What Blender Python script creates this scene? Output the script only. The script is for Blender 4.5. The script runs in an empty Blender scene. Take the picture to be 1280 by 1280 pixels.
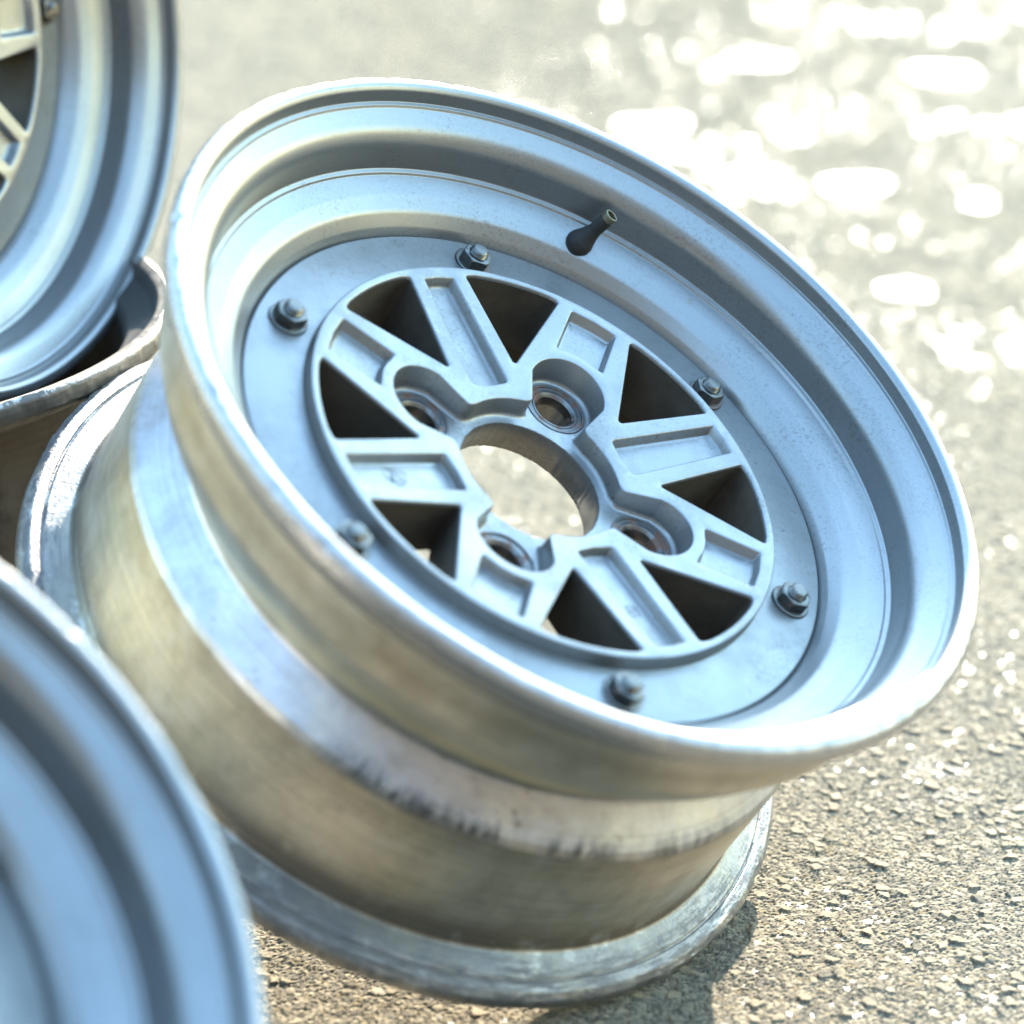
import bpy, bmesh, math, random
import numpy as np
from mathutils import Vector, Matrix, Quaternion
from mathutils.geometry import delaunay_2d_cdt

scene = bpy.context.scene
col = scene.collection
R = 0.19                                   # radius of the main wheel's lip, metres
rad = math.radians

# ------------------------------------------------------------------ camera
PITCH = 23.0
FPX = 3100.0                               # focal length in photo pixels (1280 wide)
p_ = rad(PITCH)
# camera axes in world coordinates (x right, y away, z up)
AX = np.array([1.0, 0, 0]); AY = np.array([0, math.sin(p_), math.cos(p_)]); AZ = np.array([0, -math.cos(p_), math.sin(p_)])
def c2w(v): return AX * v[0] + AY * v[1] + AZ * v[2]
def nvec(a, b): return np.array([math.sin(a) * math.cos(b), math.sin(a) * math.sin(b), math.cos(a)])
def unit(v): return v / np.linalg.norm(v)
# pose of the main wheel in camera axes (front lip circle), from its outlines in the photograph
MC = np.array([.190, .283, -5.435]) * R
MN = nvec(.914, .960)
WB = -.961                                 # back flange, in lip radii
_n = c2w(MN); _cb = c2w(MC) + _n * WB * R
_d = np.array([0, 0, -1.0]) + _n * _n[2]
CAM_H = -(_cb + R * unit(_d))[2]           # the back flange stands on the ground
CAM = np.array([0, 0, CAM_H])

cam_d = bpy.data.cameras.new("camera"); cam = bpy.data.objects.new("camera", cam_d); col.objects.link(cam)
cam.location = CAM
cam.rotation_euler = (rad(90 - PITCH), 0, 0)
cam_d.sensor_width = 36; cam_d.lens = FPX / 1280 * 36
cam_d.clip_start = 0.01; cam_d.clip_end = 2000
cam_d.dof.use_dof = True
cam_d.dof.focus_distance = 1.135
cam_d.dof.aperture_fstop = 4.2
cam_d.dof.aperture_blades = 0
scene.camera = cam

# ------------------------------------------------------------------ sky, sun, exposure
SUN_AZ, SUN_EL = 11.0, 18.5                # degrees to the right of straight ahead, above the horizon
world = bpy.data.worlds.new("World"); scene.world = world; world.use_nodes = True
wn = world.node_tree; wn.nodes.clear()
sky = wn.nodes.new("ShaderNodeTexSky"); sky.sky_type = 'NISHITA'; sky.sun_disc = False
sky.sun_elevation = rad(SUN_EL); sky.sun_rotation = rad(SUN_AZ)
sky.air_density = 2.0; sky.dust_density = 0.3; sky.ozone_density = 3.5
bg = wn.nodes.new("ShaderNodeBackground"); bg.inputs[1].default_value = 0.15
wo = wn.nodes.new("ShaderNodeOutputWorld")
wn.links.new(sky.outputs[0], bg.inputs[0]); wn.links.new(bg.outputs[0], wo.inputs[0])
sd = bpy.data.lights.new("sun", 'SUN'); sun = bpy.data.objects.new("sun", sd); col.objects.link(sun)
sd.energy = 3.5; sd.angle = rad(0.5); sd.color = (1.0, 0.91, 0.79)
SV = np.array([math.sin(rad(SUN_AZ)) * math.cos(rad(SUN_EL)), math.cos(rad(SUN_AZ)) * math.cos(rad(SUN_EL)), math.sin(rad(SUN_EL))])
sun.rotation_euler = Vector(SV).to_track_quat('Z', 'Y').to_euler()
sun.location = (1, 3, 3)
vs = scene.view_settings
vs.view_transform = 'Standard'; vs.look = 'None'; vs.gamma = 1.0; vs.use_curve_mapping = False
vs.exposure = 3.56
scene.cycles.max_bounces = 6; scene.cycles.diffuse_bounces = 2; scene.cycles.glossy_bounces = 4; scene.cycles.transmission_bounces = 2
scene.cycles.caustics_reflective = False; scene.cycles.caustics_refractive = False

# ------------------------------------------------------------------ material helpers
class NT:
    def __init__(s, name):
        s.m = bpy.data.materials.new(name); s.m.use_nodes = True
        s.t = s.m.node_tree; s.t.nodes.clear()
        s.out = s.n("ShaderNodeOutputMaterial"); s.b = s.n("ShaderNodeBsdfPrincipled")
        s.t.links.new(s.b.outputs[0], s.out.inputs[0])
    def n(s, typ, **kw):
        x = s.t.nodes.new(typ)
        for k, v in kw.items(): setattr(x, k, v)
        return x
    def put(s, sock, v):
        if isinstance(v, bpy.types.NodeSocket): s.t.links.new(v, sock)
        else: sock.default_value = v
    def set(s, **kw):
        for k, v in kw.items(): s.put(s.b.inputs[k.replace('_', ' ')], v)
    def math(s, op, a, b=0.0, c=0.0, clamp=False):
        x = s.n("ShaderNodeMath", operation=op, use_clamp=clamp)
        s.put(x.inputs[0], a); s.put(x.inputs[1], b); s.put(x.inputs[2], c)
        return x.outputs[0]
    def coord(s): return s.n("ShaderNodeTexCoord").outputs['Object']
    def sep(s, v):
        x = s.n("ShaderNodeSeparateXYZ"); s.put(x.inputs[0], v); return x.outputs
    def comb(s, a, b, c):
        x = s.n("ShaderNodeCombineXYZ")
        for i, v in enumerate((a, b, c)): s.put(x.inputs[i], v)
        return x.outputs[0]
    def noise(s, v, scale, detail=3, rough=.55, dist=0.0):
        x = s.n("ShaderNodeTexNoise"); s.put(x.inputs['Vector'], v)
        x.inputs['Scale'].default_value = scale; x.inputs['Detail'].default_value = detail
        x.inputs['Roughness'].default_value = rough; x.inputs['Distortion'].default_value = dist
        return x.outputs['Fac']
    def ramp(s, f, stops, interp='LINEAR'):
        x = s.n("ShaderNodeValToRGB"); s.put(x.inputs[0], f); r = x.color_ramp; r.interpolation = interp
        while len(r.elements) < len(stops): r.elements.new(0.5)
        for e, (pos, c) in zip(r.elements, stops):
            e.position = pos; e.color = (c, c, c, 1) if not hasattr(c, '__len__') else (*c, 1)
        return x.outputs[0]
    def mix(s, f, a, b, mode='MIX'):
        x = s.n("ShaderNodeMix", data_type='RGBA', blend_type=mode)
        s.put(x.inputs[0], f); 
        for i, v in ((6, a), (7, b)):
            s.put(x.inputs[i], v if isinstance(v, bpy.types.NodeSocket) else (*v, 1))
        return x.outputs[2]
    def bump(s, h, strength=.3, dist=.001, normal=None):
        x = s.n("ShaderNodeBump"); x.inputs['Strength'].default_value = strength; x.inputs['Distance'].default_value = dist
        s.put(x.inputs['Height'], h)
        if normal is not None: s.put(x.inputs['Normal'], normal)
        return x.outputs[0]
    def maprange(s, v, a, b, c=0.0, d=1.0):
        x = s.n("ShaderNodeMapRange"); s.put(x.inputs[0], v)
        for i, q in enumerate((a, b, c, d)): x.inputs[i + 1].default_value = q
        return x.outputs[0]
    def attr(s, name, out='Fac'):
        x = s.n("ShaderNodeAttribute"); x.attribute_name = name; return x.outputs[out]

def cyl_coords(M):
    """axis-of-wheel coordinates in lip radii: radius, angle and height along the axis"""
    v = M.sep(M.coord())
    x = M.math('DIVIDE', v[0], R); y = M.math('DIVIDE', v[1], R); z = M.math('DIVIDE', v[2], R)
    r = M.math('SQRT', M.math('ADD', M.math('MULTIPLY', x, x), M.math('MULTIPLY', y, y)))
    th = M.math('ARCTAN2', y, x)
    return x, y, z, r, th

def mat_paint():
    """silver wheel paint, dulled and speckled, with nicks that show grey metal"""
    M = NT("silver_paint"); co = M.coord()
    fine = M.noise(co, 2600, 2, .6); mid = M.noise(co, 38, 4, .6); big = M.noise(co, 9, 3)
    c = M.mix(M.ramp(big, [(.35, 0), (.7, 1)]), (.236, .252, .253), (.256, .270, .271))
    c = M.mix(M.ramp(fine, [(.3, 0), (.72, .9)]), c, (.17, .176, .185))
    chips = M.ramp(M.noise(co, 210, 3, .62), [(.69, 0), (.705, 1)])
    spots = M.math('MULTIPLY', chips, M.ramp(M.noise(co, 17, 2), [(.44, 0), (.58, 1)]))
    c = M.mix(spots, c, (.09, .085, .08))
    grime = M.ramp(M.noise(co, 24, 5, .65), [(.44, 0), (.70, .6)])
    c = M.mix(grime, c, (.13, .132, .128))
    # dried water marks: thin pale rings, and dirty speckle in patches
    vor = M.n("ShaderNodeTexVoronoi"); M.put(vor.inputs['Vector'], co); vor.inputs['Scale'].default_value = 95
    ring = M.ramp(M.math('ADD', vor.outputs['Distance'], M.math('MULTIPLY', M.noise(co, 300, 3), .25)), [(.33, 0), (.36, .5), (.39, 0)])
    ring = M.math('MULTIPLY', ring, M.ramp(M.noise(co, 21, 3), [(.52, 0), (.62, 1)]))
    c = M.mix(ring, c, (.33, .335, .33))
    dust = M.ramp(M.noise(co, 620, 4, .7), [(.53, 0), (.63, .6)]); dust = M.math('MULTIPLY', dust, M.ramp(M.noise(co, 30, 4), [(.42, .1), (.65, 1)]))
    c = M.mix(dust, c, (.105, .10, .09))
    rough = M.math('ADD', M.maprange(mid, .3, .7, .31, .38), M.math('MULTIPLY', M.math('ADD', grime, dust), .14))
    M.set(Base_Color=c, Metallic=.72, Roughness=rough)
    h = M.math('ADD', M.math('MULTIPLY', fine, .35), M.math('MULTIPLY', spots, -1.0))
    M.set(Normal=M.bump(h, .12, .0003))
    return M.m

def mat_lip():
    """the same paint, worn through to scuffed aluminium along the very edge of the lip"""
    M = NT("silver_paint_worn_lip"); co = M.coord(); x, y, z, r, th = cyl_coords(M)
    fine = M.noise(co, 2600, 2, .6); mid = M.noise(co, 38, 4, .6); big = M.noise(co, 9, 3)
    c = M.mix(M.ramp(big, [(.35, 0), (.7, 1)]), (.236, .252, .253), (.256, .270, .271))
    c = M.mix(M.ramp(fine, [(.3, 0), (.72, .9)]), c, (.17, .176, .185))
    chips = M.ramp(M.noise(co, 180, 3, .62), [(.685, 0), (.70, 1)])
    spots = M.math('MULTIPLY', chips, M.ramp(M.noise(co, 15, 2), [(.44, 0), (.56, 1)]))
    c = M.mix(spots, c, (.20, .185, .16))
    streak = M.noise(M.comb(M.math('MULTIPLY', th, 3.0), M.math('MULTIPLY', z, 30.0), r), 6, 4, .6)
    grime = M.math('MULTIPLY', M.ramp(streak, [(.5, 0), (.75, .5)]), M.ramp(r, [(.80, 0), (.88, 1), (.93, .2)]))
    c = M.mix(grime, c, (.17, .17, .16))
    edge = M.math('ADD', r, M.math('MULTIPLY', M.math('SUBTRACT', M.noise(co, 130, 4, .65), .5), .035))
    worn = M.ramp(edge, [(.983, 0), (.989, 1)])
    c = M.mix(worn, c, (.34, .335, .33))
    scr = M.noise(M.comb(M.math('MULTIPLY', th, 60.0), M.math('MULTIPLY', z, 14.0), M.math('MULTIPLY', r, 40.0)), 3, 4, .7)
    dust = M.ramp(M.noise(co, 560, 4, .7), [(.53, 0), (.64, .6)]); dust = M.math('MULTIPLY', dust, M.ramp(M.noise(co, 26, 4), [(.42, .1), (.65, 1)]))
    c = M.mix(dust, c, (.105, .10, .09))
    rough = M.math('ADD', M.maprange(mid, .3, .7, .31, .38), M.math('MULTIPLY', worn, -.06))
    M.set(Base_Color=c, Metallic=.72, Roughness=rough)
    h = M.math('ADD', M.math('MULTIPLY', fine, .3), M.math('MULTIPLY', M.math('MULTIPLY', scr, worn), 3.0))
    h = M.math('SUBTRACT', h, spots)
    M.set(Normal=M.bump(h, .15, .0003))
    return M.m

def mat_barrel():
    """bare aluminium barrel: dirt, brake dust and old tyre rubber in bands round it"""
    M = NT("stained_aluminium_barrel"); co = M.coord(); x, y, z, r, th = cyl_coords(M)
    cx = M.math('MULTIPLY', M.math('COSINE', th), 1.0); cy = M.math('SINE', th)
    wob = M.noise(M.comb(cx, cy, M.math('MULTIPLY', z, 2.0)), 2.2, 4, .6)
    zz = M.math('ADD', z, M.math('MULTIPLY', M.math('SUBTRACT', wob, .5), .035))
    u = M.math('MULTIPLY', zz, -1.0)
    base = M.ramp(u, [(.06, (.66, .66, .64)), (.115, (.66, .64, .58)), (.17, (.46, .43, .36)), (.24, (.66, .64, .56)), (.30, (.56, .60, .54)),
                      (.355, (.74, .65, .36)), (.43, (.62, .66, .50)), (.458, (.46, .47, .52)), (.545, (.46, .47, .52)), (.57, (.44, .41, .35)),
                      (.66, (.66, .62, .53)), (.78, (.60, .57, .49)), (.850, (.34, .31, .26)), (.885, (.14, .13, .115)), (.902, (.22, .225, .24)), (1.0, (.22, .225, .24))])
    rings = M.noise(M.comb(M.math('MULTIPLY', cx, .6), M.math('MULTIPLY', cy, .6), M.math('MULTIPLY', z, 34.0)), 3.2, 6, .75)
    base = M.mix(1.0, base, (.92, .92, .92), 'MULTIPLY')
    clean = M.math('SUBTRACT', 1.0, M.ramp(u, [(.43, 0), (.46, .8), (.53, .8), (.55, 0)]))
    axial = M.noise(M.comb(M.math('MULTIPLY', th, 16.0), M.math('MULTIPLY', z, 2.5), 0.0), 1.0, 5, .6)
    base = M.mix(M.math('MULTIPLY', clean, M.ramp(axial, [(.5, 0), (.75, .28)])), base, (.20, .185, .15))
    c = M.mix(M.math('MULTIPLY', clean, M.ramp(rings, [(.42, 0), (.75, .38)])), base, (.16, .145, .115))
    blot = M.noise(M.comb(M.math('MULTIPLY', cx, 2.0), M.math('MULTIPLY', cy, 2.0), M.math('MULTIPLY', z, 3.0)), 2.4, 5, .6)
    c = M.mix(M.math('MULTIPLY', clean, M.ramp(blot, [(.45, 0), (.75, .42)])), c, (.40, .35, .20))
    mott = M.noise(co, 70, 6, .7); c = M.mix(M.ramp(mott, [(.42, 0), (.68, .5)]), c, (.24, .23, .20))
    pale = M.ramp(M.noise(co, 45, 5, .68), [(.52, 0), (.66, .55)]); c = M.mix(pale, c, (.56, .55, .52))
    lathe = M.noise(M.comb(M.math('MULTIPLY', cx, .15), M.math('MULTIPLY', cy, .15), M.math('MULTIPLY', z, 150.0)), 1.5, 3, .7); c = M.mix(M.ramp(lathe, [(.5, 0), (.68, .35)]), c, (.18, .17, .15))
    # dark specks on the sloping band
    sp = M.ramp(M.noise(co, 170, 3, .6), [(.60, 0), (.68, 1)])
    sp = M.math('MULTIPLY', sp, M.ramp(M.noise(co, 22, 3), [(.5, 0), (.62, 1)]))
    band = M.ramp(u, [(.40, 0), (.45, 1), (.55, 1), (.58, .2)])
    c = M.mix(M.math('MULTIPLY', sp, M.math('MULTIPLY', band, .75)), c, (.17, .16, .14))
    # smears of black rubber along the shoulder
    sm = M.noise(M.comb(M.math('MULTIPLY', th, 42.0), M.math('MULTIPLY', z, 16.0), 0.0), 1.0, 5, .75)
    smz = M.ramp(M.math('ADD', u, M.math('MULTIPLY', M.math('SUBTRACT', sm, .5), .05)), [(.520, 0), (.548, 1), (.560, 1), (.575, 0)])
    tn = M.math('DIVIDE', M.math('ADD', th, math.pi), 2 * math.pi)
    arc = M.math('MULTIPLY', M.ramp(tn, [(.17, .06), (.20, 1), (.33, .9), (.40, .25)]), M.ramp(M.noise(M.comb(cx, cy, 0.0), 5, 3), [(.36, .1), (.5, 1)]))
    smear = M.math('MULTIPLY', M.math('MULTIPLY', smz, arc), M.ramp(sm, [(.4, .25), (.55, .95)]))
    c = M.mix(smear, c, (.035, .033, .03))
    # rubber left on the flange
    fl = M.math('MULTIPLY', M.ramp(u, [(.89, 0), (.90, 1)]), M.ramp(M.noise(M.comb(M.math('MULTIPLY', th, 9.0), M.math('MULTIPLY', r, 60.0), z), 1.6, 5, .72), [(.46, 0), (.55, .95)]))
    c = M.mix(fl, c, (.10, .10, .10))
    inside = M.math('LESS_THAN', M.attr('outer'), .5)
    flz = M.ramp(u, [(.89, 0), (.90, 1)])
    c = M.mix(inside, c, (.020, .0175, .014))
    rough = M.math('ADD', M.maprange(rings, .35, .7, .36, .52), M.math('MULTIPLY', M.math('ADD', M.math('ADD', smear, inside), M.math('MULTIPLY', flz, .5)), .2))
    M.set(Base_Color=c, Metallic=M.math('SUBTRACT', .9, M.math('MULTIPLY', M.math('ADD', M.math('ADD', smear, fl), M.math('MULTIPLY', inside, .7)), .7), clamp=True), Roughness=rough)
    pits = M.noise(co, 520, 3, .7); flange = M.ramp(u, [(.885, .12), (.90, 1)])
    h = M.math('ADD', M.math('MULTIPLY', M.math('MULTIPLY', pits, flange), 1.6), M.math('ADD', M.math('MULTIPLY', rings, .25), M.math('MULTIPLY', lathe, .35)))
    ribs = M.math('MULTIPLY', M.math('SINE', M.math('MULTIPLY', z, 330.0)), M.ramp(u, [(.70, 0), (.72, 1), (.84, 1), (.86, 0)]))
    h = M.math('ADD', h, M.math('MULTIPLY', ribs, .06))
    M.set(Normal=M.bump(h, .5, .0006))
    return M.m

def mat_grimy():
    M = NT("grimy_barrel"); co = M.coord(); x, y, z, r, th = cyl_coords(M)
    n1 = M.noise(co, 22, 5, .65); n2 = M.noise(co, 240, 4, .7)
    c = M.mix(M.ramp(n1, [(.42, 0), (.62, 1)]), (.030, .029, .026), (.125, .11, .085))
    chip = M.math('MULTIPLY', M.ramp(n2, [(.54, 0), (.60, 1)]), M.ramp(M.math('MULTIPLY', z, -1.0), [(.951, 0), (.957, 1)]))
    c = M.mix(chip, c, (.30, .295, .275))
    M.set(Base_Color=c, Metallic=M.math('MULTIPLY', chip, .8), Roughness=.5)
    ribs = M.math('SINE', M.math('MULTIPLY', z, 300.0)); M.set(Normal=M.bump(M.math('ADD', n2, M.math('MULTIPLY', ribs, .15)), .4, .0006))
    return M.m

def mat_steel(name, c, rough, rust=0.0, metal=.95):
    M = NT(name); co = M.coord()
    n1 = M.noise(co, 260, 4, .65); n2 = M.noise(co, 90, 4, .6)
    cc = M.mix(M.ramp(n1, [(.35, 0), (.7, .5)]), c, tuple(v * .55 for v in c))
    rm = M.ramp(n2, [(.55 - .06 * rust, 0), (.63 - .06 * rust, min(1, rust))])
    cc = M.mix(rm, cc, (.14, .065, .04))
    M.set(Base_Color=cc, Metallic=M.math('MULTIPLY', M.math('SUBTRACT', 1.0, rm), metal), Roughness=M.math('ADD', rough, M.math('MULTIPLY', rm, .35)))
    M.set(Normal=M.bump(n1, .25, .0003))
    return M.m

def mat_casting():  # dark brown that paints in the shade inside the spoke windows
    M = NT("shade_toned_casting"); co = M.coord(); n1 = M.noise(co, 60, 5, .65); n2 = M.noise(co, 700, 3, .6)
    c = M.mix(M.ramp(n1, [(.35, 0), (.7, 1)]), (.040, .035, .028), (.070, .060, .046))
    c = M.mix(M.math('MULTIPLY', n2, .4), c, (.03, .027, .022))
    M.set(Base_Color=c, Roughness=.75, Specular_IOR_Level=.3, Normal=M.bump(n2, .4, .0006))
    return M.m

def mat_rubber():
    M = NT("valve_rubber"); co = M.coord()
    M.set(Base_Color=M.mix(M.noise(co, 300, 3), (.006, .0055, .005), (.014, .013, .012)), Roughness=.72)
    return M.m

def mat_asphalt(name, use_attr):
    M = NT(name); co = M.coord()
    if use_attr:
        v = M.attr('stone_tone'); wet = M.attr('wet'); pol = M.attr('polish'); mort = M.attr('tar')
        hue = M.attr('stone_hue')
    else:
        vor = M.n("ShaderNodeTexVoronoi"); M.put(vor.inputs['Vector'], co); vor.inputs['Scale'].default_value = 170
        s = M.sep(vor.outputs['Color']); v = s[0]; pol = M.ramp(s[1], [(.93, 0), (.96, 1)]); hue = s[2]
        wet = M.ramp(M.noise(co, 1.6, 4), [(.70, 0), (.76, 1)])
        mort = M.ramp(vor.outputs['Distance'], [(.35, 0), (.7, 1)])
    a = M.ramp(v, [(0, (.080, .073, .062)), (.3, (.146, .129, .103)), (.7, (.184, .163, .127)), (1, (.31, .285, .240))])
    a = M.mix(M.math('MULTIPLY', hue, .5), a, (.20, .155, .085))
    a = M.mix(M.math('MULTIPLY', M.noise(co, 900, 3, .6), .30), a, (.11, .098, .064))
    a = M.mix(M.math('MULTIPLY', mort, .42), a, (.045, .041, .034))
    a = M.mix(M.math('MULTIPLY', wet, .2), a, (.06, .055, .043))
    rough = M.maprange(pol, 0, 1, .92, .15)
    rough = M.math('SUBTRACT', rough, M.math('MULTIPLY', wet, .8), clamp=True)
    rough = M.math('MAXIMUM', rough, .12)
    M.set(Base_Color=a, Roughness=rough, Specular_IOR_Level=M.math('MAXIMUM', M.maprange(pol, 0, 1, .0, .5), M.math('MULTIPLY', wet, .5)))
    if use_attr:
        h = M.noise(co, 1500, 3, .6); M.set(Normal=M.bump(h, .35, .0005))
    else:
        h = M.math('SUBTRACT', M.noise(co, 400, 4, .6), M.math('MULTIPLY', mort, 1.2)); M.set(Normal=M.bump(h, .8, .003))
    return M.m

PAINT, LIP, BARREL = mat_paint(), mat_lip(), mat_barrel()
STEEL = mat_steel("zinc_steel", (.13, .132, .125), .34, .45)
SEAT = mat_steel("worn_seat_steel", (.15, .155, .155), .36, .9)
BRASS = mat_steel("dull_brass", (.20, .185, .13), .45, 0.1)
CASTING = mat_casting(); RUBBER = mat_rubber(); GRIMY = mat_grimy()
ASPH, ASPH_FAR = mat_asphalt("asphalt_stones", True), mat_asphalt("asphalt_far", False)

# ------------------------------------------------------------------ mesh helpers
def make_mesh(name, verts, faces, mat, sharp=32.0):
    me = bpy.data.meshes.new(name)
    me.from_pydata([tuple(v) for v in verts], [], faces)
    me.validate(); me.update()
    bm = bmesh.new(); bm.from_mesh(me)
    bmesh.ops.recalc_face_normals(bm, faces=bm.faces); bm.to_mesh(me); bm.free()
    me.materials.append(mat)
    me.polygons.foreach_set('use_smooth', [True] * len(me.polygons))
    me.set_sharp_from_angle(angle=rad(sharp))
    return me
def obj(name, me, parent=None, **props):
    o = bpy.data.objects.new(name, me); col.objects.link(o); o.parent = parent
    for k, v in props.items(): o[k] = v
    return o

def round_path(pts, closed=False, steps=5):
    """pts: (x, y, radius); replaces each corner with an arc"""
    out = []; n = len(pts)
    for i, (x, y, r) in enumerate(pts):
        if (not closed and i in (0, n - 1)) or r <= 0:
            out.append((x, y)); continue
        a = np.array(pts[(i - 1) % n][:2]); b = np.array([x, y]); c = np.array(pts[(i + 1) % n][:2])
        u, v = a - b, c - b; lu, lv = np.linalg.norm(u), np.linalg.norm(v); u, v = u / lu, v / lv
        cosang = np.clip(u @ v, -1, 1); half = math.acos(cosang) / 2
        if half > math.pi / 2 - .02: out.append((x, y)); continue
        t = min(r / math.tan(half), lu * .48, lv * .48); rr = t * math.tan(half)
        ctr = b + unit(u + v) * (rr / math.sin(half)); p0 = b + u * t; p1 = b + v * t
        a0 = math.atan2(*(p0 - ctr)[::-1]); a1 = math.atan2(*(p1 - ctr)[::-1])
        da = (a1 - a0 + math.pi) % (2 * math.pi) - math.pi
        for k in range(steps + 1):
            q = a0 + da * k / steps; out.append((ctr[0] + rr * math.cos(q), ctr[1] + rr * math.sin(q)))
    return out

def revolve(profile, seg, jitter=None):
    pr = np.array(profile); n = len(pr)
    th = np.arange(seg) / seg * 2 * math.pi
    rr = np.repeat(pr[:, 0][None], seg, 0); zz = np.repeat(pr[:, 1][None], seg, 0)
    if jitter is not None: rr, zz = jitter(rr, zz, th)
    V = np.stack([rr * np.cos(th)[:, None], rr * np.sin(th)[:, None], zz], -1).reshape(-1, 3) * R
    F = []
    for i in range(seg):
        j = (i + 1) % seg
        for k in range(n - 1): F.append((i * n + k, j * n + k, j * n + k + 1, i * n + k + 1))
    return V, F

rng = np.random.default_rng(4)
def nick_field(seg, amp, count, width):
    """dents and nicks round an edge"""
    th = np.arange(seg); f = np.zeros(seg)
    for _ in range(count):
        c = rng.uniform(0, seg); w = rng.uniform(.4, 1) * width; a = amp * rng.uniform(.2, 1) ** 2
        d = np.abs((th - c + seg / 2) % seg - seg / 2); f += a * np.exp(-(d / w) ** 2)
    return f

# ------------------------------------------------------------------ wheel: outer lip (painted dish) and barrel
SEG = 640
lip_pts = [(.70, -.306, 0), (.7285, -.304, .0), (.7287, -.277, .0), (.743, -.252, .03), (.768, -.222, .04), (.806, -.203, .03), (.8545, -.1885, .003),
           (.8575, -.1825, .003), (.868, -.179, .004), (.8725, -.104, .055), (.894, -.0745, .06), (.940, -.0525, .006), (.944, -.0465, .002),
           (.9535, -.0445, .003), (.9555, -.012, .010), (.966, -.001, .014), (.988, -.001, .014), (1.0, -.016, .012), (.999, -.052, .014),
           (.976, -.080, .014), (.948, -.092, .012), (.945, -.115, 0)]
lip_prof = round_path(lip_pts, steps=5)
nk = nick_field(SEG, .0045, 90, 1.8)
def lip_jit(rr, zz, th):
    edge = np.clip((rr - .975) / .02, 0, 1) * np.clip((zz + .03) / .02, 0, 1)
    fine = rng.normal(0, .0004, (SEG, 1))
    rr = rr - edge * (nk[:, None] * .5 + fine); zz = zz - edge * (nk[:, None] * .6 + fine)
    return rr, zz
V, F = revolve(lip_prof, SEG, lip_jit)
ME_LIP = make_mesh("outer_lip", V, F, LIP)

out_pts = [(.945, -.115, 0), (.932, -.235, .03), (.885, -.325, .05), (.800, -.432, .04), (.783, -.464, .016), (.868, -.538, .012), (.877, -.556, .01),
           (.884, -.860, .02), (.891, -.888, .014), (.950, -.900, .006), (.9555, -.906, .003), (.960, -.9005, .003), (.985, -.903, .014), (1.001, -.920, .016), (1.0, -.952, .012), (.985, -.961, .006)]
in_pts = [(.985, -.961, 0), (.955, -.955, .008), (.94, -.925, .015), (.868, -.89, .02), (.855, -.85, .02), (.850, -.575, .02), (.785, -.48, .02), (.775, -.43, .02), (.775, -.345, .02), (.73, -.335, .01), (.70, -.302, 0)]
po = round_path(out_pts, steps=4); pi_ = round_path(in_pts, steps=3)
prof = po + pi_[1:]
n_out = len(po)
nk2 = nick_field(SEG, .007, 120, 2.5)
def bar_jit(rr, zz, th):
    edge = np.clip((rr - .955) / .03, 0, 1) * np.clip((-.9 - zz) / .01, 0, 1)
    fine = rng.normal(0, .0005, rr.shape)
    return rr - edge * (nk2[:, None] * .5 + fine), zz - edge * (fine + nk2[:, None] * .15)
V, F = revolve(prof, SEG, bar_jit)
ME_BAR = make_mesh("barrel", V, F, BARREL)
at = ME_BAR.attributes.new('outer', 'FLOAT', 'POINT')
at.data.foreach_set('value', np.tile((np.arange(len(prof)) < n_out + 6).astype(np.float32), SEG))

# ------------------------------------------------------------------ wheel: spoked centre
LUG0, BOLT0 = 76.5, 46.3
ZF = -.328                                  # floor round the hub
def ztop(x, y): return -.226 - .13 * (.587 - np.hypot(x, y))
def zback(x, y): return np.full(np.shape(x), -.412) if np.ndim(x) else -.412
def pol(r, a): return (r * math.cos(rad(a)), r * math.sin(rad(a)))
def area(P): x, y = np.array(P)[:, 0], np.array(P)[:, 1]; return .5 * np.sum(x * np.roll(y, -1) - y * np.roll(x, -1))
def miter(P, d):
    """inset a counter-clockwise polygon (x, y, corner radius)"""
    n = len(P); out = []
    for i in range(n):
        a, b, c = (np.array(P[k % n][:2]) for k in (i - 1, i, i + 1))
        e1, e2 = unit(b - a), unit(c - b); n1 = np.array([-e1[1], e1[0]]); n2 = np.array([-e2[1], e2[0]])
        m = unit(n1 + n2); q = b + m * (d / max(.35, m @ n1)); out.append((q[0], q[1], max(P[i][2] - d, .0025) if P[i][2] > 0 else 0))
    return out
def ccw(P): return P if area([q[:2] for q in P]) > 0 else P[::-1]

windows, pockets = [], []
for k in range(4):
    L = LUG0 + 90 * k
    for sgn in (1, -1):
        P = [(*pol(.302, L + sgn * 27), .011), (*pol(.566, L + sgn * 9.7), .012)]
        P += [(*pol(.571, L + sgn * q), 0) for q in np.linspace(13, 33.5, 9)]
        P += [(*pol(.566, L + sgn * 37.0), .012)]
        windows.append(ccw(P))
    def loc(x, y, a): ca, sa = math.cos(rad(a)), math.sin(rad(a)); return (x * ca - y * sa, x * sa + y * ca)
    P = [(*loc(.403, .0675, L), .009)]
    for q in np.linspace(19, -19, 7): P.append((*loc(.292 + .122 * math.cos(rad(q)), .122 * math.sin(rad(q)), L), 0))
    P += [(*loc(.403, -.0675, L), .009), (*loc(.552, -.066, L), .010), (*loc(.558, 0, L), 0), (*loc(.552, .066, L), .010)]
    pockets.append(ccw(P))
    N_ = L + 45
    P = [(*loc(.246, .058, N_), .016), (*loc(.240, 0, N_), 0), (*loc(.246, -.058, N_), .016), (*loc(.553, -.047, N_), .008), (*loc(.557, 0, N_), 0), (*loc(.553, .047, N_), .008)]
    pockets.append(ccw(P))

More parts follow.
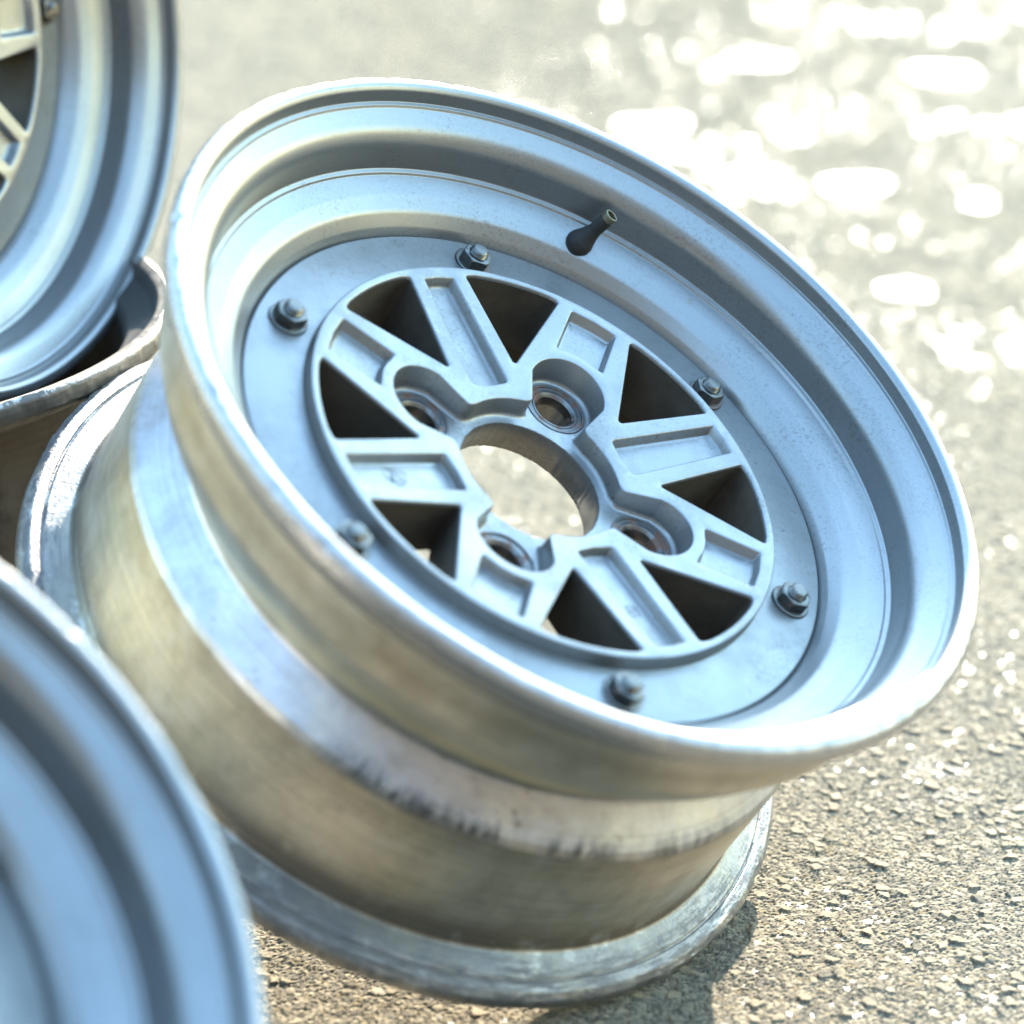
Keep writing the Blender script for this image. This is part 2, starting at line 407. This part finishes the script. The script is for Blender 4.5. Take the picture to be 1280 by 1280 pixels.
def recess_outline(n=560):
    lugs = [np.array(pol(.292, LUG0 + 90 * k)) for k in range(4)]
    def f(x, y):
        d = np.hypot(x, y) - .211; kk = .045
        for c in lugs:
            e = np.hypot(x - c[0], y - c[1]) - .099
            h = np.clip(.5 + .5 * (d - e) / kk, 0, 1); d = d * (1 - h) + e * h - kk * h * (1 - h)
        return d
    out = []
    for a in np.arange(n) / n * 2 * math.pi:
        lo, hi = .15, .50
        for _ in range(40):
            m = (lo + hi) / 2
            if f(m * math.cos(a), m * math.sin(a)) < 0: lo = m
            else: hi = m
        out.append((lo * math.cos(a), lo * math.sin(a)))
    return np.array(out)
REC = recess_outline()
def offset_curve(P, d):
    t = np.roll(P, -1, 0) - np.roll(P, 1, 0); t /= np.linalg.norm(t, axis=1)[:, None]
    return P + np.c_[-t[:, 1], t[:, 0]] * d
def circle(c, r, n): a = np.arange(n) / n * 2 * math.pi; return np.c_[c[0] + r * np.cos(a), c[1] + r * np.sin(a)]
def in_poly(P, Q):
    x, y = Q[:, 0], Q[:, 1]; r = np.zeros(len(Q), bool); n = len(P)
    for i in range(n):
        x1, y1 = P[i]; x2, y2 = P[(i + 1) % n]
        c = ((y1 > y) != (y2 > y)); r ^= c & (x < (x2 - x1) * (y - y1) / (y2 - y1 + 1e-15) + x1)
    return r

def build_centre():
    v2, z, E = [], [], []
    def add_loop(P, zz):
        i0 = len(v2); n = len(P)
        v2.extend([(float(a), float(b)) for a, b in P]); z.extend([float(q) for q in zz])
        E.extend([(i0 + i, i0 + (i + 1) % n) for i in range(n)])
        return list(range(i0, i0 + n))
    NO = 360
    O = circle((0, 0), .5795, NO); iO = add_loop(O, ztop(O[:, 0], O[:, 1]))
    win_loops, win_top = [], []
    for W in windows:
        P = np.array(round_path(W, True, 5)); win_top.append(P); win_loops.append((add_loop(P, ztop(P[:, 0], P[:, 1])), W))
    for Pk in pockets:
        for d, dz in ((0, 0), (.0026, -.0007), (.0050, -.0035), (.0090, -.020), (.0120, -.0250), (.017, -.0268)):
            P = np.array(round_path(miter(Pk, d) if d else Pk, True, 4)); add_loop(P, ztop(P[:, 0], P[:, 1]) + dz)
    for d, dz in ((0, 0), (.0015, -.0004), (.0030, -.0022)):
        P = offset_curve(REC, d); add_loop(P, ztop(P[:, 0], P[:, 1]) + dz)
    for d, zz in ((.0060, ZF + .011), (.0090, ZF + .0035), (.0150, ZF)):
        P = offset_curve(REC, d); add_loop(P, np.full(len(P), zz))
    lug_c = [pol(.292, LUG0 + 90 * k) for k in range(4)]
    lug_l = [add_loop(circle(c, .0785, 56), np.full(56, ZF)) for c in lug_c]
    H = circle((0, 0), .179, 200)
    H = H * (1 + rng.normal(0, .0035, (200, 1)))
    iH = add_loop(H, np.full(200, ZF))
    # a scatter of points over the flat faces keeps the triangles compact
    g = np.arange(-.58, .58, .021); gx, gy = np.meshgrid(g, g); G = np.c_[gx.ravel(), gy.ravel()] + rng.uniform(-.003, .003, (gx.size, 2))
    rg = np.hypot(G[:, 0], G[:, 1]); keep = (rg < .565)
    A = np.array(v2)
    near = np.array([np.min(np.hypot(A[:, 0] - q[0], A[:, 1] - q[1])) < .0095 for q in G]); keep &= ~near
    keep &= ~in_poly(REC, G)
    for W in win_top: keep &= ~in_poly(W, G)
    pk_floor = np.zeros(len(G), bool)
    for Pk in pockets: pk_floor |= in_poly(np.array([q[:2] for q in miter(Pk, .017)]), G)
    pk_any = np.zeros(len(G), bool)
    for Pk in pockets: pk_any |= in_poly(np.array([q[:2] for q in Pk]), G)
    keep &= ~(pk_any & ~pk_floor)
    for q, fl in zip(G[keep], pk_floor[keep]):
        v2.append((float(q[0]), float(q[1]))); z.append(float(ztop(q[0], q[1]) + (-.0268 if fl else 0)))
    ov, oe, of, orig, _, _ = delaunay_2d_cdt([Vector(q) for q in v2], E, [], 0, 1e-6)
    zi = [z[o[0]] if o else None for o in orig]
    back = {}
    for i, o in enumerate(orig):
        for q in o: back[q] = i
    for i, q in enumerate(zi):
        if q is None: zi[i] = float(ztop(ov[i][0], ov[i][1]))
    V = [(q[0], q[1], zz) for q, zz in zip(ov, zi)]
    cen = np.array([[sum(ov[i][0] for i in f) / 3, sum(ov[i][1] for i in f) / 3] for f in of])
    drop = in_poly(H, cen)
    for W in win_top: drop |= in_poly(W, cen)
    for c in lug_c: drop |= np.hypot(cen[:, 0] - c[0], cen[:, 1] - c[1]) < .0782
    F = [tuple(f) for f, d in zip(of, drop) if not d]
    V2, F2 = [], []                                            # reveals of the windows and the back face, coloured dark as shade
    def strip(prev, P, zz):
        i0 = len(V); n = len(P); V.extend([(a, b, q) for (a, b), q in zip(P, zz)]); cur = list(range(i0, i0 + n))
        F.extend([(prev[i], prev[(i + 1) % n], cur[(i + 1) % n], cur[i]) for i in range(n)])
        return cur
    for idx, W in win_loops:                                   # window reveals
        prev = [back[i] for i in idx]
        base = np.array([v2[i] for i in idx])
        for d, dz in ((.0022, -.0007), (.0042, -.003), (.0052, -.009)):
            P = offset_curve(base, d); prev = strip(prev, P, ztop(P[:, 0], P[:, 1]) + dz)
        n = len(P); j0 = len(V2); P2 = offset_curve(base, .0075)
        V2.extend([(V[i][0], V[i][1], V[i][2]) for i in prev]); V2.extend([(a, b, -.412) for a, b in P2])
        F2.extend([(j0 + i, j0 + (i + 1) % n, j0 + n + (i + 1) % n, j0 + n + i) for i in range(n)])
    prev = [back[i] for i in iO]                               # outer wall of the raised centre, then the flat bolted ring
    for r_, z_ in ((.5835, -.2278), (.5865, -.2315), (.5885, -.262), (.5905, -.2660), (.596, -.2672), (.7215, -.2672), (.7265, -.2685), (.729, -.2725), (.729, -.298), (.70, -.300)):
        P = circle((0, 0), r_, NO); prev = strip(prev, P, np.full(NO, z_))
    prev = [back[i] for i in iH]                               # bore
    for d, z_ in ((-.0015, ZF - .004), (-.0015, -.398), (.003, -.404), (.003, -.412)):
        P = H * (1 + d / .179); prev = strip(prev, P, np.full(200, z_))
    for c, L in zip(lug_c, lug_l):                             # lug holes
        prev = [back[i] for i in L]
        for r_, z_ in ((.0775, ZF - .006), (.050, ZF - .02), (.050, -.412)):
            P = circle(c, r_, 56); prev = strip(prev, P, np.full(56, z_))
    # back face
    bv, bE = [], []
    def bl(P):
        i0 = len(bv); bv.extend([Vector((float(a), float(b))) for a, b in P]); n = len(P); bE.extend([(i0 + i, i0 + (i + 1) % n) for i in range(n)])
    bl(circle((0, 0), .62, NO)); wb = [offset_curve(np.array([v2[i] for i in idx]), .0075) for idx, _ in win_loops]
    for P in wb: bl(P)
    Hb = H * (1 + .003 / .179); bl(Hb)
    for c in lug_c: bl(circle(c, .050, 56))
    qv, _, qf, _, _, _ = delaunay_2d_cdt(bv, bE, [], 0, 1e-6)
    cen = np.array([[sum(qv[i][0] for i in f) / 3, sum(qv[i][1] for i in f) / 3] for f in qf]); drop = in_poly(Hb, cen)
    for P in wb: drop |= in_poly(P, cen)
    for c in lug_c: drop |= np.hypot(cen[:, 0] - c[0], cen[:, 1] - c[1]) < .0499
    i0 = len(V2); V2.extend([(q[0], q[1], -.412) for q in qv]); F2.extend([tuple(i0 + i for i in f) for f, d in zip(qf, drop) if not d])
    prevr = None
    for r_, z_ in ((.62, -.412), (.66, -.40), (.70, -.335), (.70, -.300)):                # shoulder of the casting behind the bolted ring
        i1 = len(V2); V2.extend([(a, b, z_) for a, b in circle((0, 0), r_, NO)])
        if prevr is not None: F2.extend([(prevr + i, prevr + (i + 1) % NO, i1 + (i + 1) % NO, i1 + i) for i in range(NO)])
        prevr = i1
    mb = make_mesh("shaded_casting", np.array(V2) * R, F2, CASTING, 30)
    me = make_mesh("spoked_centre", np.array(V) * R, F, PAINT, 38)
    bm = bmesh.new(); bm.from_mesh(me); bmesh.ops.remove_doubles(bm, verts=bm.verts, dist=1e-6); bmesh.ops.recalc_face_normals(bm, faces=bm.faces); bm.to_mesh(me); bm.free()
    me.set_sharp_from_angle(angle=rad(38))
    return me, mb
ME_CEN, ME_CAST = build_centre()

# lug seats: steel rings pressed into the four lug holes
def ring_mesh(name, pts, seg, mat, sharp=32):
    V, F = revolve(round_path([(r, z, q) for r, z, q in pts], steps=3), seg); return make_mesh(name, V, F, mat, sharp)
ME_SEAT = ring_mesh("lug_seat", [(.0775, -.010, 0), (.0775, .0015, .002), (.0765, .003, .001), (.072, .003, .001), (.0705, -.002, .001), (.060, -.0025, .001), (.0585, .0, .001), (.055, .0, .001), (.0475, -.008, .001), (.046, -.03, 0)], 64, SEAT)
# bolt: washer, hexagon nut, threaded stud
ME_WASH = ring_mesh("washer", [(.012, -.002, 0), (.0425, -.002, .001), (.0425, .0035, .0015), (.040, .005, .001), (.012, .0055, 0)], 48, STEEL)
def nut_mesh():
    V, F = [], []; n = 48; lev = []
    def hexr(a, q): a = (a + 30) % 60 - 30; return min(q, 0.0305 / math.cos(rad(a)))
    for z_, cap in ((.004, .0352), (.0245, .0352), (.0272, .0325), (.0285, .0285), (.0285, .0215), (.0250, .0196)):
        lev.append([(hexr(360 * i / n, cap) * math.cos(2 * math.pi * i / n), hexr(360 * i / n, cap) * math.sin(2 * math.pi * i / n), z_) for i in range(n)])
    for l in lev: V.extend(l)
    for k in range(len(lev) - 1):
        for i in range(n): F.append((k * n + i, k * n + (i + 1) % n, (k + 1) * n + (i + 1) % n, (k + 1) * n + i))
    return make_mesh("nut", np.array(V) * R, F, STEEL, 20)
ME_NUT = nut_mesh()
stud_pts = [(.0195, .0, 0)]
for q in range(5): stud_pts += [(.0176, .024 + q * .003, 0), (.0195, .0255 + q * .003, 0)]
stud_pts += [(.0176, .0395, .001), (.0150, .0415, .0008), (.0, .0417, 0)]
ME_STUD = ring_mesh("stud", stud_pts, 32, STEEL, 25)
# valve stem: rubber stem with a brass mouth
ME_VALVE = ring_mesh("valve_stem", [(.0, -.02, 0), (.034, -.02, 0), (.0355, .004, .004), (.033, .018, .01), (.024, .040, .02), (.0185, .060, .02), (.0180, .112, .001), (.014, .113, 0)], 40, RUBBER)
ME_MOUTH = ring_mesh("valve_mouth", [(.0183, .104, 0), (.0183, .1205, .001), (.0165, .1215, .0006), (.0138, .1212, .0006), (.0130, .098, 0), (.0030, .098, 0), (.0028, .114, 0), (.0, .1145, 0)], 32, BRASS)
# cast marks in two pockets
def tube_loop(pts, r, closed=True):
    V, F = [], []; n = len(pts); P = np.array(pts)
    for i in range(n):
        t = unit(P[(i + 1) % n] - P[i - 1]) if closed or 0 < i < n - 1 else unit(P[min(i + 1, n - 1)] - P[max(i - 1, 0)])
        s = np.array([-t[1], t[0]])
        for q in range(6):
            a = 2 * math.pi * q / 6; V.append((P[i][0] + s[0] * r * math.cos(a), P[i][1] + s[1] * r * math.cos(a), r * .7 * math.sin(a)))
    for i in range(n if closed else n - 1):
        j = (i + 1) % n
        for q in range(6): F.append((i * 6 + q, j * 6 + q, j * 6 + (q + 1) % 6, i * 6 + (q + 1) % 6))
    return V, F
def join(parts):
    V, F = [], []
    for v, f in parts: i0 = len(V); V += v; F += [tuple(i0 + i for i in q) for q in f]
    return V, F
ov_ = [(.052 * math.cos(a), .027 * math.sin(a)) for a in np.arange(40) / 40 * 2 * math.pi]
V, F = join([tube_loop(ov_, .0022), tube_loop([(-.022, -.012), (-.006, .014), (.010, -.012)], .002, False), tube_loop([(-.015, -.001), (.003, -.001)], .002, False), tube_loop([(.018, .013), (.018, -.012), (.032, -.012)], .002, False)])
ME_MARK1 = make_mesh("cast_mark", np.array(V) * R, F, PAINT)
V, F = join([tube_loop([(-.03, .014), (-.03, -.014), (.03, -.014), (.03, .014)], .0018), tube_loop([(-.016, -.006), (-.016, .006)], .0016, False), tube_loop([(-.004, -.006), (-.004, .006), (.008, .006), (.008, -.006)], .0016), tube_loop([(.018, -.006), (.018, .006)], .0016, False)])
ME_MARK2 = make_mesh("cast_mark", np.array(V) * R, F, PAINT)

def wheel(name, label, centre, normal, xdir, scale=1.0, zscale=1.0, bolts=range(6)):
    root = bpy.data.objects.new(name, None); col.objects.link(root)
    root.empty_display_size = .05
    n = unit(np.array(normal)); e1 = unit(np.array(xdir) - n * (np.array(xdir) @ n)); e2 = np.cross(n, e1)
    root.matrix_world = Matrix([[e1[i] * scale, e2[i] * scale, n[i] * scale * zscale, centre[i]] for i in range(3)] + [[0, 0, 0, 1]])
    root['label'] = label; root['category'] = 'wheel'; root['group'] = 'loose alloy wheels heaped on the asphalt'
    obj("outer_lip", ME_LIP, root); 
    obj("barrel", ME_BAR, root, label="bare stained aluminium barrel with rubber smears")
    cen = obj("spoked_centre", ME_CEN, root)
    obj("shaded_casting", ME_CAST, cen, label="casting behind the spokes, coloured dark brown to stand for shade")
    for k in range(4):
        s = obj("lug_seat", ME_SEAT, cen, label="worn steel lug seat with rust"); x, y = pol(.292, LUG0 + 90 * k); s.location = (x * R, y * R, (ZF - .0005) * R); s.rotation_euler.z = rad(77 * k)
    for a, me in ((LUG0 + 135, ME_MARK1), (LUG0 + 225, ME_MARK2)):
        m = obj("cast_mark", me, cen); x, y = pol(.44, a); m.location = (x * R, y * R, (float(ztop(x, y)) - .0265) * R)
        m.rotation_euler = (0, 0, rad(a + (180 if me is ME_MARK1 else 0)))
    for k in bolts:
        a = BOLT0 + 60 * k; x, y = pol(.656, a)
        b = obj("bolt", ME_STUD, root); b.location = (x * R, y * R, -.2665 * R); b.rotation_euler.z = rad(31 * k + 8); b.scale = (1.12, 1.12, 1.15)
        obj("washer", ME_WASH, b); obj("nut", ME_NUT, b)
    v = obj("valve_stem", ME_VALVE, root, label="black rubber valve stem"); x, y = pol(.802, 84.4)
    v.location = (x * R, y * R, -.213 * R)
    v.rotation_euler = Vector((.30, .02, 1)).to_track_quat('Z', 'Y').to_euler()
    obj("valve_mouth", ME_MOUTH, v, label="brass valve mouth")
    return root

# ------------------------------------------------------------------ the four wheels
wheel("alloy_wheel", "silver spoked alloy wheel tilted on the asphalt with stained barrel and black valve stem showing",
      CAM + c2w(MC), c2w(MN), AX)
def cam_pose(x, y, z, a, b, s): return CAM + c2w(np.array([x, y, -z]) * R * s), c2w(nvec(a, b))
# wheel standing upright in the open back of the flat one
c, n = cam_pose(-1.374, 1.28, 6.5, 1.162, -.049, .96)
# turned so that one bolt and the broad spoke behind it come where the photograph shows them
e1_ = unit(np.array([0, 0, 1.0]) - n * n[2]); e2_ = np.cross(n, e1_)
def to_px(q): v = np.array(q) - CAM; return 640 + FPX * (v @ AX) / -(v @ AZ), 640 - FPX * (v @ AY) / -(v @ AZ)
best = min(np.arange(0, 360, .5), key=lambda a: math.dist(to_px(c + .96 * R * (.656 * (math.cos(rad(a)) * e1_ + math.sin(rad(a)) * e2_) - .25 * n)), (52, 12)))
UX = math.cos(rad(best - 346.4)) * e1_ + math.sin(rad(best - 346.4)) * e2_
wheel("alloy_wheel", "silver alloy wheel standing upright on edge on top of the one lying flat", c, n, UX, .96, bolts=[0, 1, 2, 3, 5])
# wheel lying face down, open back upwards: its back flange circle is the upper one
c, n = cam_pose(-1.891, .517, 6.5, 1.178, 1.585, 1.0)
n = unit(n); zs = (c[2] - R * math.sqrt(max(0, 1 - n[2] ** 2))) / n[2] / (R * .961)
flat = wheel("alloy_wheel", "dirty alloy wheel lying flat face down with its chipped back flange up", c - n * (R * .961 * zs), -n, AX, 1.0, zs)
for ch in flat.children:
    if ch.name.startswith("barrel"):
        ch.material_slots[0].link = 'OBJECT'; ch.material_slots[0].material = GRIMY; ch['label'] = "grimy dark barrel with a chipped bright flange edge"
# wheel in the foreground
c, n = cam_pose(-1.236, -.633, 4.0, .969, .774, .88)
zs = (c[2] - R * .88 * math.sqrt(1 - n[2] ** 2)) / n[2] / (R * .88 * .961)
wheel("alloy_wheel", "smooth silver alloy wheel leaning beside the tilted wheel's stained barrel, not touching the flat one", c, n, AX, .88, zs)
print("camera height", CAM_H, "z scales", zs)

# ------------------------------------------------------------------ ground
def worley(x, y, cell, seed):
    """nearest jittered stone: distance to the cell edge, stone id, offset from its middle"""
    gx, gy = np.floor(x / cell).astype(np.int64), np.floor(y / cell).astype(np.int64)
    b1 = np.full(x.shape, 1e9, np.float32); b2 = b1.copy(); bi = np.zeros(x.shape, np.int64); bx = np.zeros(x.shape, np.float32); by = bx.copy()
    for dx in (-1, 0, 1):
        for dy in (-1, 0, 1):
            cx, cy = gx + dx, gy + dy
            h = (cx * 73856093 ^ cy * 19349663 ^ seed * 83492791) & 0x7fffffff
            h = (h * 1103515245 + 12345) & 0x7fffffff; h1 = (h >> 8) % 4093 / 4093.
            h = (h * 1103515245 + 12345) & 0x7fffffff; h2 = (h >> 8) % 4093 / 4093.
            ox, oy = x - (cx + .1 + .8 * h1) * cell, y - (cy + .1 + .8 * h2) * cell
            d = np.hypot(ox, oy)
            m = d < b1
            b2 = np.where(m, b1, np.minimum(b2, d)); bi = np.where(m, h, bi); bx = np.where(m, ox, bx); by = np.where(m, oy, by); b1 = np.where(m, d, b1)
    return (b2 - b1) / cell, bi, bx / cell, by / cell
def hsh(i, k): h = (i * 2654435761 + k * 40503) & 0x7fffffff; h = (h * 1103515245 + 12345) & 0x7fffffff; return ((h >> 7) % 9973) / 9973.
def vnoise(x, y, s, seed):
    x, y = x / s, y / s; i, j = np.floor(x).astype(np.int64), np.floor(y).astype(np.int64); u, v = x - i, y - j
    u, v = u * u * (3 - 2 * u), v * v * (3 - 2 * v)
    q = lambda a, b: hsh((a * 73856093 ^ b * 19349663) & 0x7fffffff, seed)
    return (q(i, j) * (1 - u) + q(i + 1, j) * u) * (1 - v) + (q(i, j + 1) * (1 - u) + q(i + 1, j + 1) * u) * v
def axis(knots):
    """knots: (position, spacing) pairs; spacing varies linearly between them"""
    out = [knots[0][0]]
    for (a, da), (b, db) in zip(knots, knots[1:]):
        while out[-1] < b - 1e-9:
            t = (out[-1] - a) / (b - a); out.append(out[-1] + da + (db - da) * max(0, t))
    return np.array(out)
gx = axis([(-1.3, .012), (-.55, .0040), (-.12, .0009), (.31, .0009), (.8, .0040), (1.6, .014)])
gy = axis([(.45, .008), (.78, .0016), (.88, .0009), (1.22, .0009), (2.0, .0029), (3.4, .0075), (4.2, .014)])
X, Y = np.meshgrid(gx, gy); x, y = X.ravel(), Y.ravel()
x = x + rng.uniform(-.0002, .0002, x.shape); y = y + rng.uniform(-.0002, .0002, y.shape)
wx = x + .0008 * (vnoise(x, y, .004, 3) - .5) * 2; wy = y + .0008 * (vnoise(x, y, .004, 9) - .5) * 2
e1_, i1, ox1, oy1 = worley(wx, wy, .0056, 1)
e2_, i2, ox2, oy2 = worley(wx, wy, .0023, 2)
big = hsh(i1, 5) > .86                                    # some large stones among small chippings
def stone(e, i, ox, oy, size):
    tilt = .27; top = (hsh(i, 1) - .5) * 2 * tilt * ox + (hsh(i, 2) - .5) * 2 * tilt * oy
    side = np.clip(e / .22, 0, 1); side = 1 - (1 - side) ** 2
    return size * (side * .30 + top * side + (hsh(i, 3) - .5) * .16 * side)
hgt = np.where(big, stone(e1_, i1, ox1, oy1, .0026) + .0003, stone(e2_, i2, ox2, oy2, .0017))
hgt = hgt * np.clip(np.interp(y, gy[:-1], np.diff(gy)) / .0012, 1, 5) ** .65
sid = np.where(big, i1, i2); edge = np.where(big, e1_, e2_)
hgt = hgt + (vnoise(x, y, .035, 21) - .5) * .0016 + (vnoise(x, y, .0014, 5) - .5) * .0003
# shallow wet hollows: the water film lies over the stones
wet = np.zeros_like(x)
def hollow(cx, cy, rx, ry, k=1.0):
    global wet
    q = np.hypot((x - cx) / rx, (y - cy) / ry) + (vnoise(x, y, .05, 31) - .5) * .9 + (vnoise(x, y, .016, 37) - .5) * .5
    q = q + (vnoise(x, y, .028, 71) - .5) * 1.1; wet = np.maximum(wet, k * np.clip((1.0 - q) / .15, 0, 1))
def ground_at(px, py):
    d = c2w(np.array([(px - 640) / FPX, -(py - 640) / FPX, -1])); t = -CAM_H / d[2]; q = CAM + d * t; return q[0], q[1]
for px, py, rx, ry in ((820, 155, .08, .05), (980, 165, .06, .05), (1075, 230, .09, .09), (1180, 90, .07, .08), (930, 75, .08, .06), (1130, 360, .05, .05), (1230, 250, .04, .05)):
    q = ground_at(px, py); hollow(q[0], q[1], rx * .36, ry * .36)
damp = np.clip((vnoise(x, y, .11, 41) * .5 + vnoise(x, y, .012, 43) * .5 - .77) / .06, 0, 1) * np.clip((y - 1.0) / .5, 0, 1) * .8 * np.clip((x / y + .02) / .06, 0, 1)
film = .0006 + (vnoise(x, y, .02, 51) - .5) * .0005 + (vnoise(x, y, .006, 53) - .5) * .00035
hgt = np.where(wet > .5, np.maximum(hgt * .75, film), hgt)
wet = np.maximum(wet, damp)
hgt -= .0011
nx, ny = len(gx), len(gy)
fade = np.clip(np.minimum(np.minimum(x - gx[0], gx[-1] - x), np.minimum(y - gy[0], gy[-1] - y)) / .15, 0, 1)
hgt = hgt * fade - .004 * (1 - fade)
me = bpy.data.meshes.new("asphalt")
nv = nx * ny; me.vertices.add(nv); me.vertices.foreach_set('co', np.stack([x, y, hgt], -1).astype(np.float32).ravel())
ii = (np.arange(ny - 1)[:, None] * nx + np.arange(nx - 1)[None]).ravel()
quads = np.stack([ii, ii + 1, ii + nx + 1, ii + nx], -1).astype(np.int32); nf = len(quads)
me.loops.add(nf * 4); me.loops.foreach_set('vertex_index', quads.ravel())
me.polygons.add(nf); me.polygons.foreach_set('loop_start', np.arange(nf, dtype=np.int32) * 4)
me.update(calc_edges=True); me.polygons.foreach_set('use_smooth', np.zeros(nf, bool))
for nm, val in (('stone_tone', hsh(sid, 11) ** 1.1), ('stone_hue', hsh(sid, 12) ** 2), ('polish', np.clip((hsh(sid, 13) - .968 - .006 * np.clip((y - 1.2) / .5, 0, 1)) / .016, 0, 1) * np.clip((vnoise(x, y, .07, 61) - .38) / .12, 0, 1) * np.clip((x / y + .05) / .05, .1, 1)), ('tar', np.clip(1 - edge / .16, 0, 1)), ('wet', wet)):
    a = me.attributes.new(nm, 'FLOAT', 'POINT'); a.data.foreach_set('value', val.astype(np.float32))
me.materials.append(ASPH)
g = obj("asphalt", me, None, kind="structure", label="rough sunlit chip-stone asphalt with wet patches", category="asphalt")
print("ground verts", nv)
# the rest of the yard, out to the horizon
S = 600.0; h0 = -.006
gm = bpy.data.meshes.new("ground")
a0, a1, b0, b1 = gx[0] + .02, gx[-1] - .02, gy[0] + .02, gy[-1] - .02
gm.from_pydata([(-S, -S, h0), (S, -S, h0), (S, S, h0), (-S, S, h0), (a0, b0, h0), (a1, b0, h0), (a1, b1, h0), (a0, b1, h0)], [], [(0, 1, 5, 4), (1, 2, 6, 5), (2, 3, 7, 6), (3, 0, 4, 7)])
gm.materials.append(ASPH_FAR)
obj("ground", gm, None, kind="structure", label="asphalt yard running on to the horizon", category="ground")

# added unseen behind the camera: this wall shuts off the low sky on that side
wm = NT("dark_sky_block"); wc = wm.coord()
wm.set(Base_Color=wm.mix(wm.noise(wc, 1.5, 5), (.022, .019, .015), (.04, .035, .028)), Roughness=.9)
bmw = bmesh.new()
def box(bm, a, b):
    m = bmesh.ops.create_cube(bm, size=1.0)['verts']
    for v in m: v.co = Vector([(a[i] + b[i]) / 2 + v.co[i] * (b[i] - a[i]) for i in range(3)])
box(bmw, (-9, -2.6, -.02), (9, -2.3, 2.7)); box(bmw, (-9.2, -2.62, 2.7), (9.2, -2.15, 2.85))
mw = bpy.data.meshes.new("sky_block_wall"); bmw.to_mesh(mw); bmw.free(); mw.materials.append(wm.m)
obj("sky_block_wall", mw, None, kind="structure", label="unseen dark wall across the yard", category="sky_block_wall")
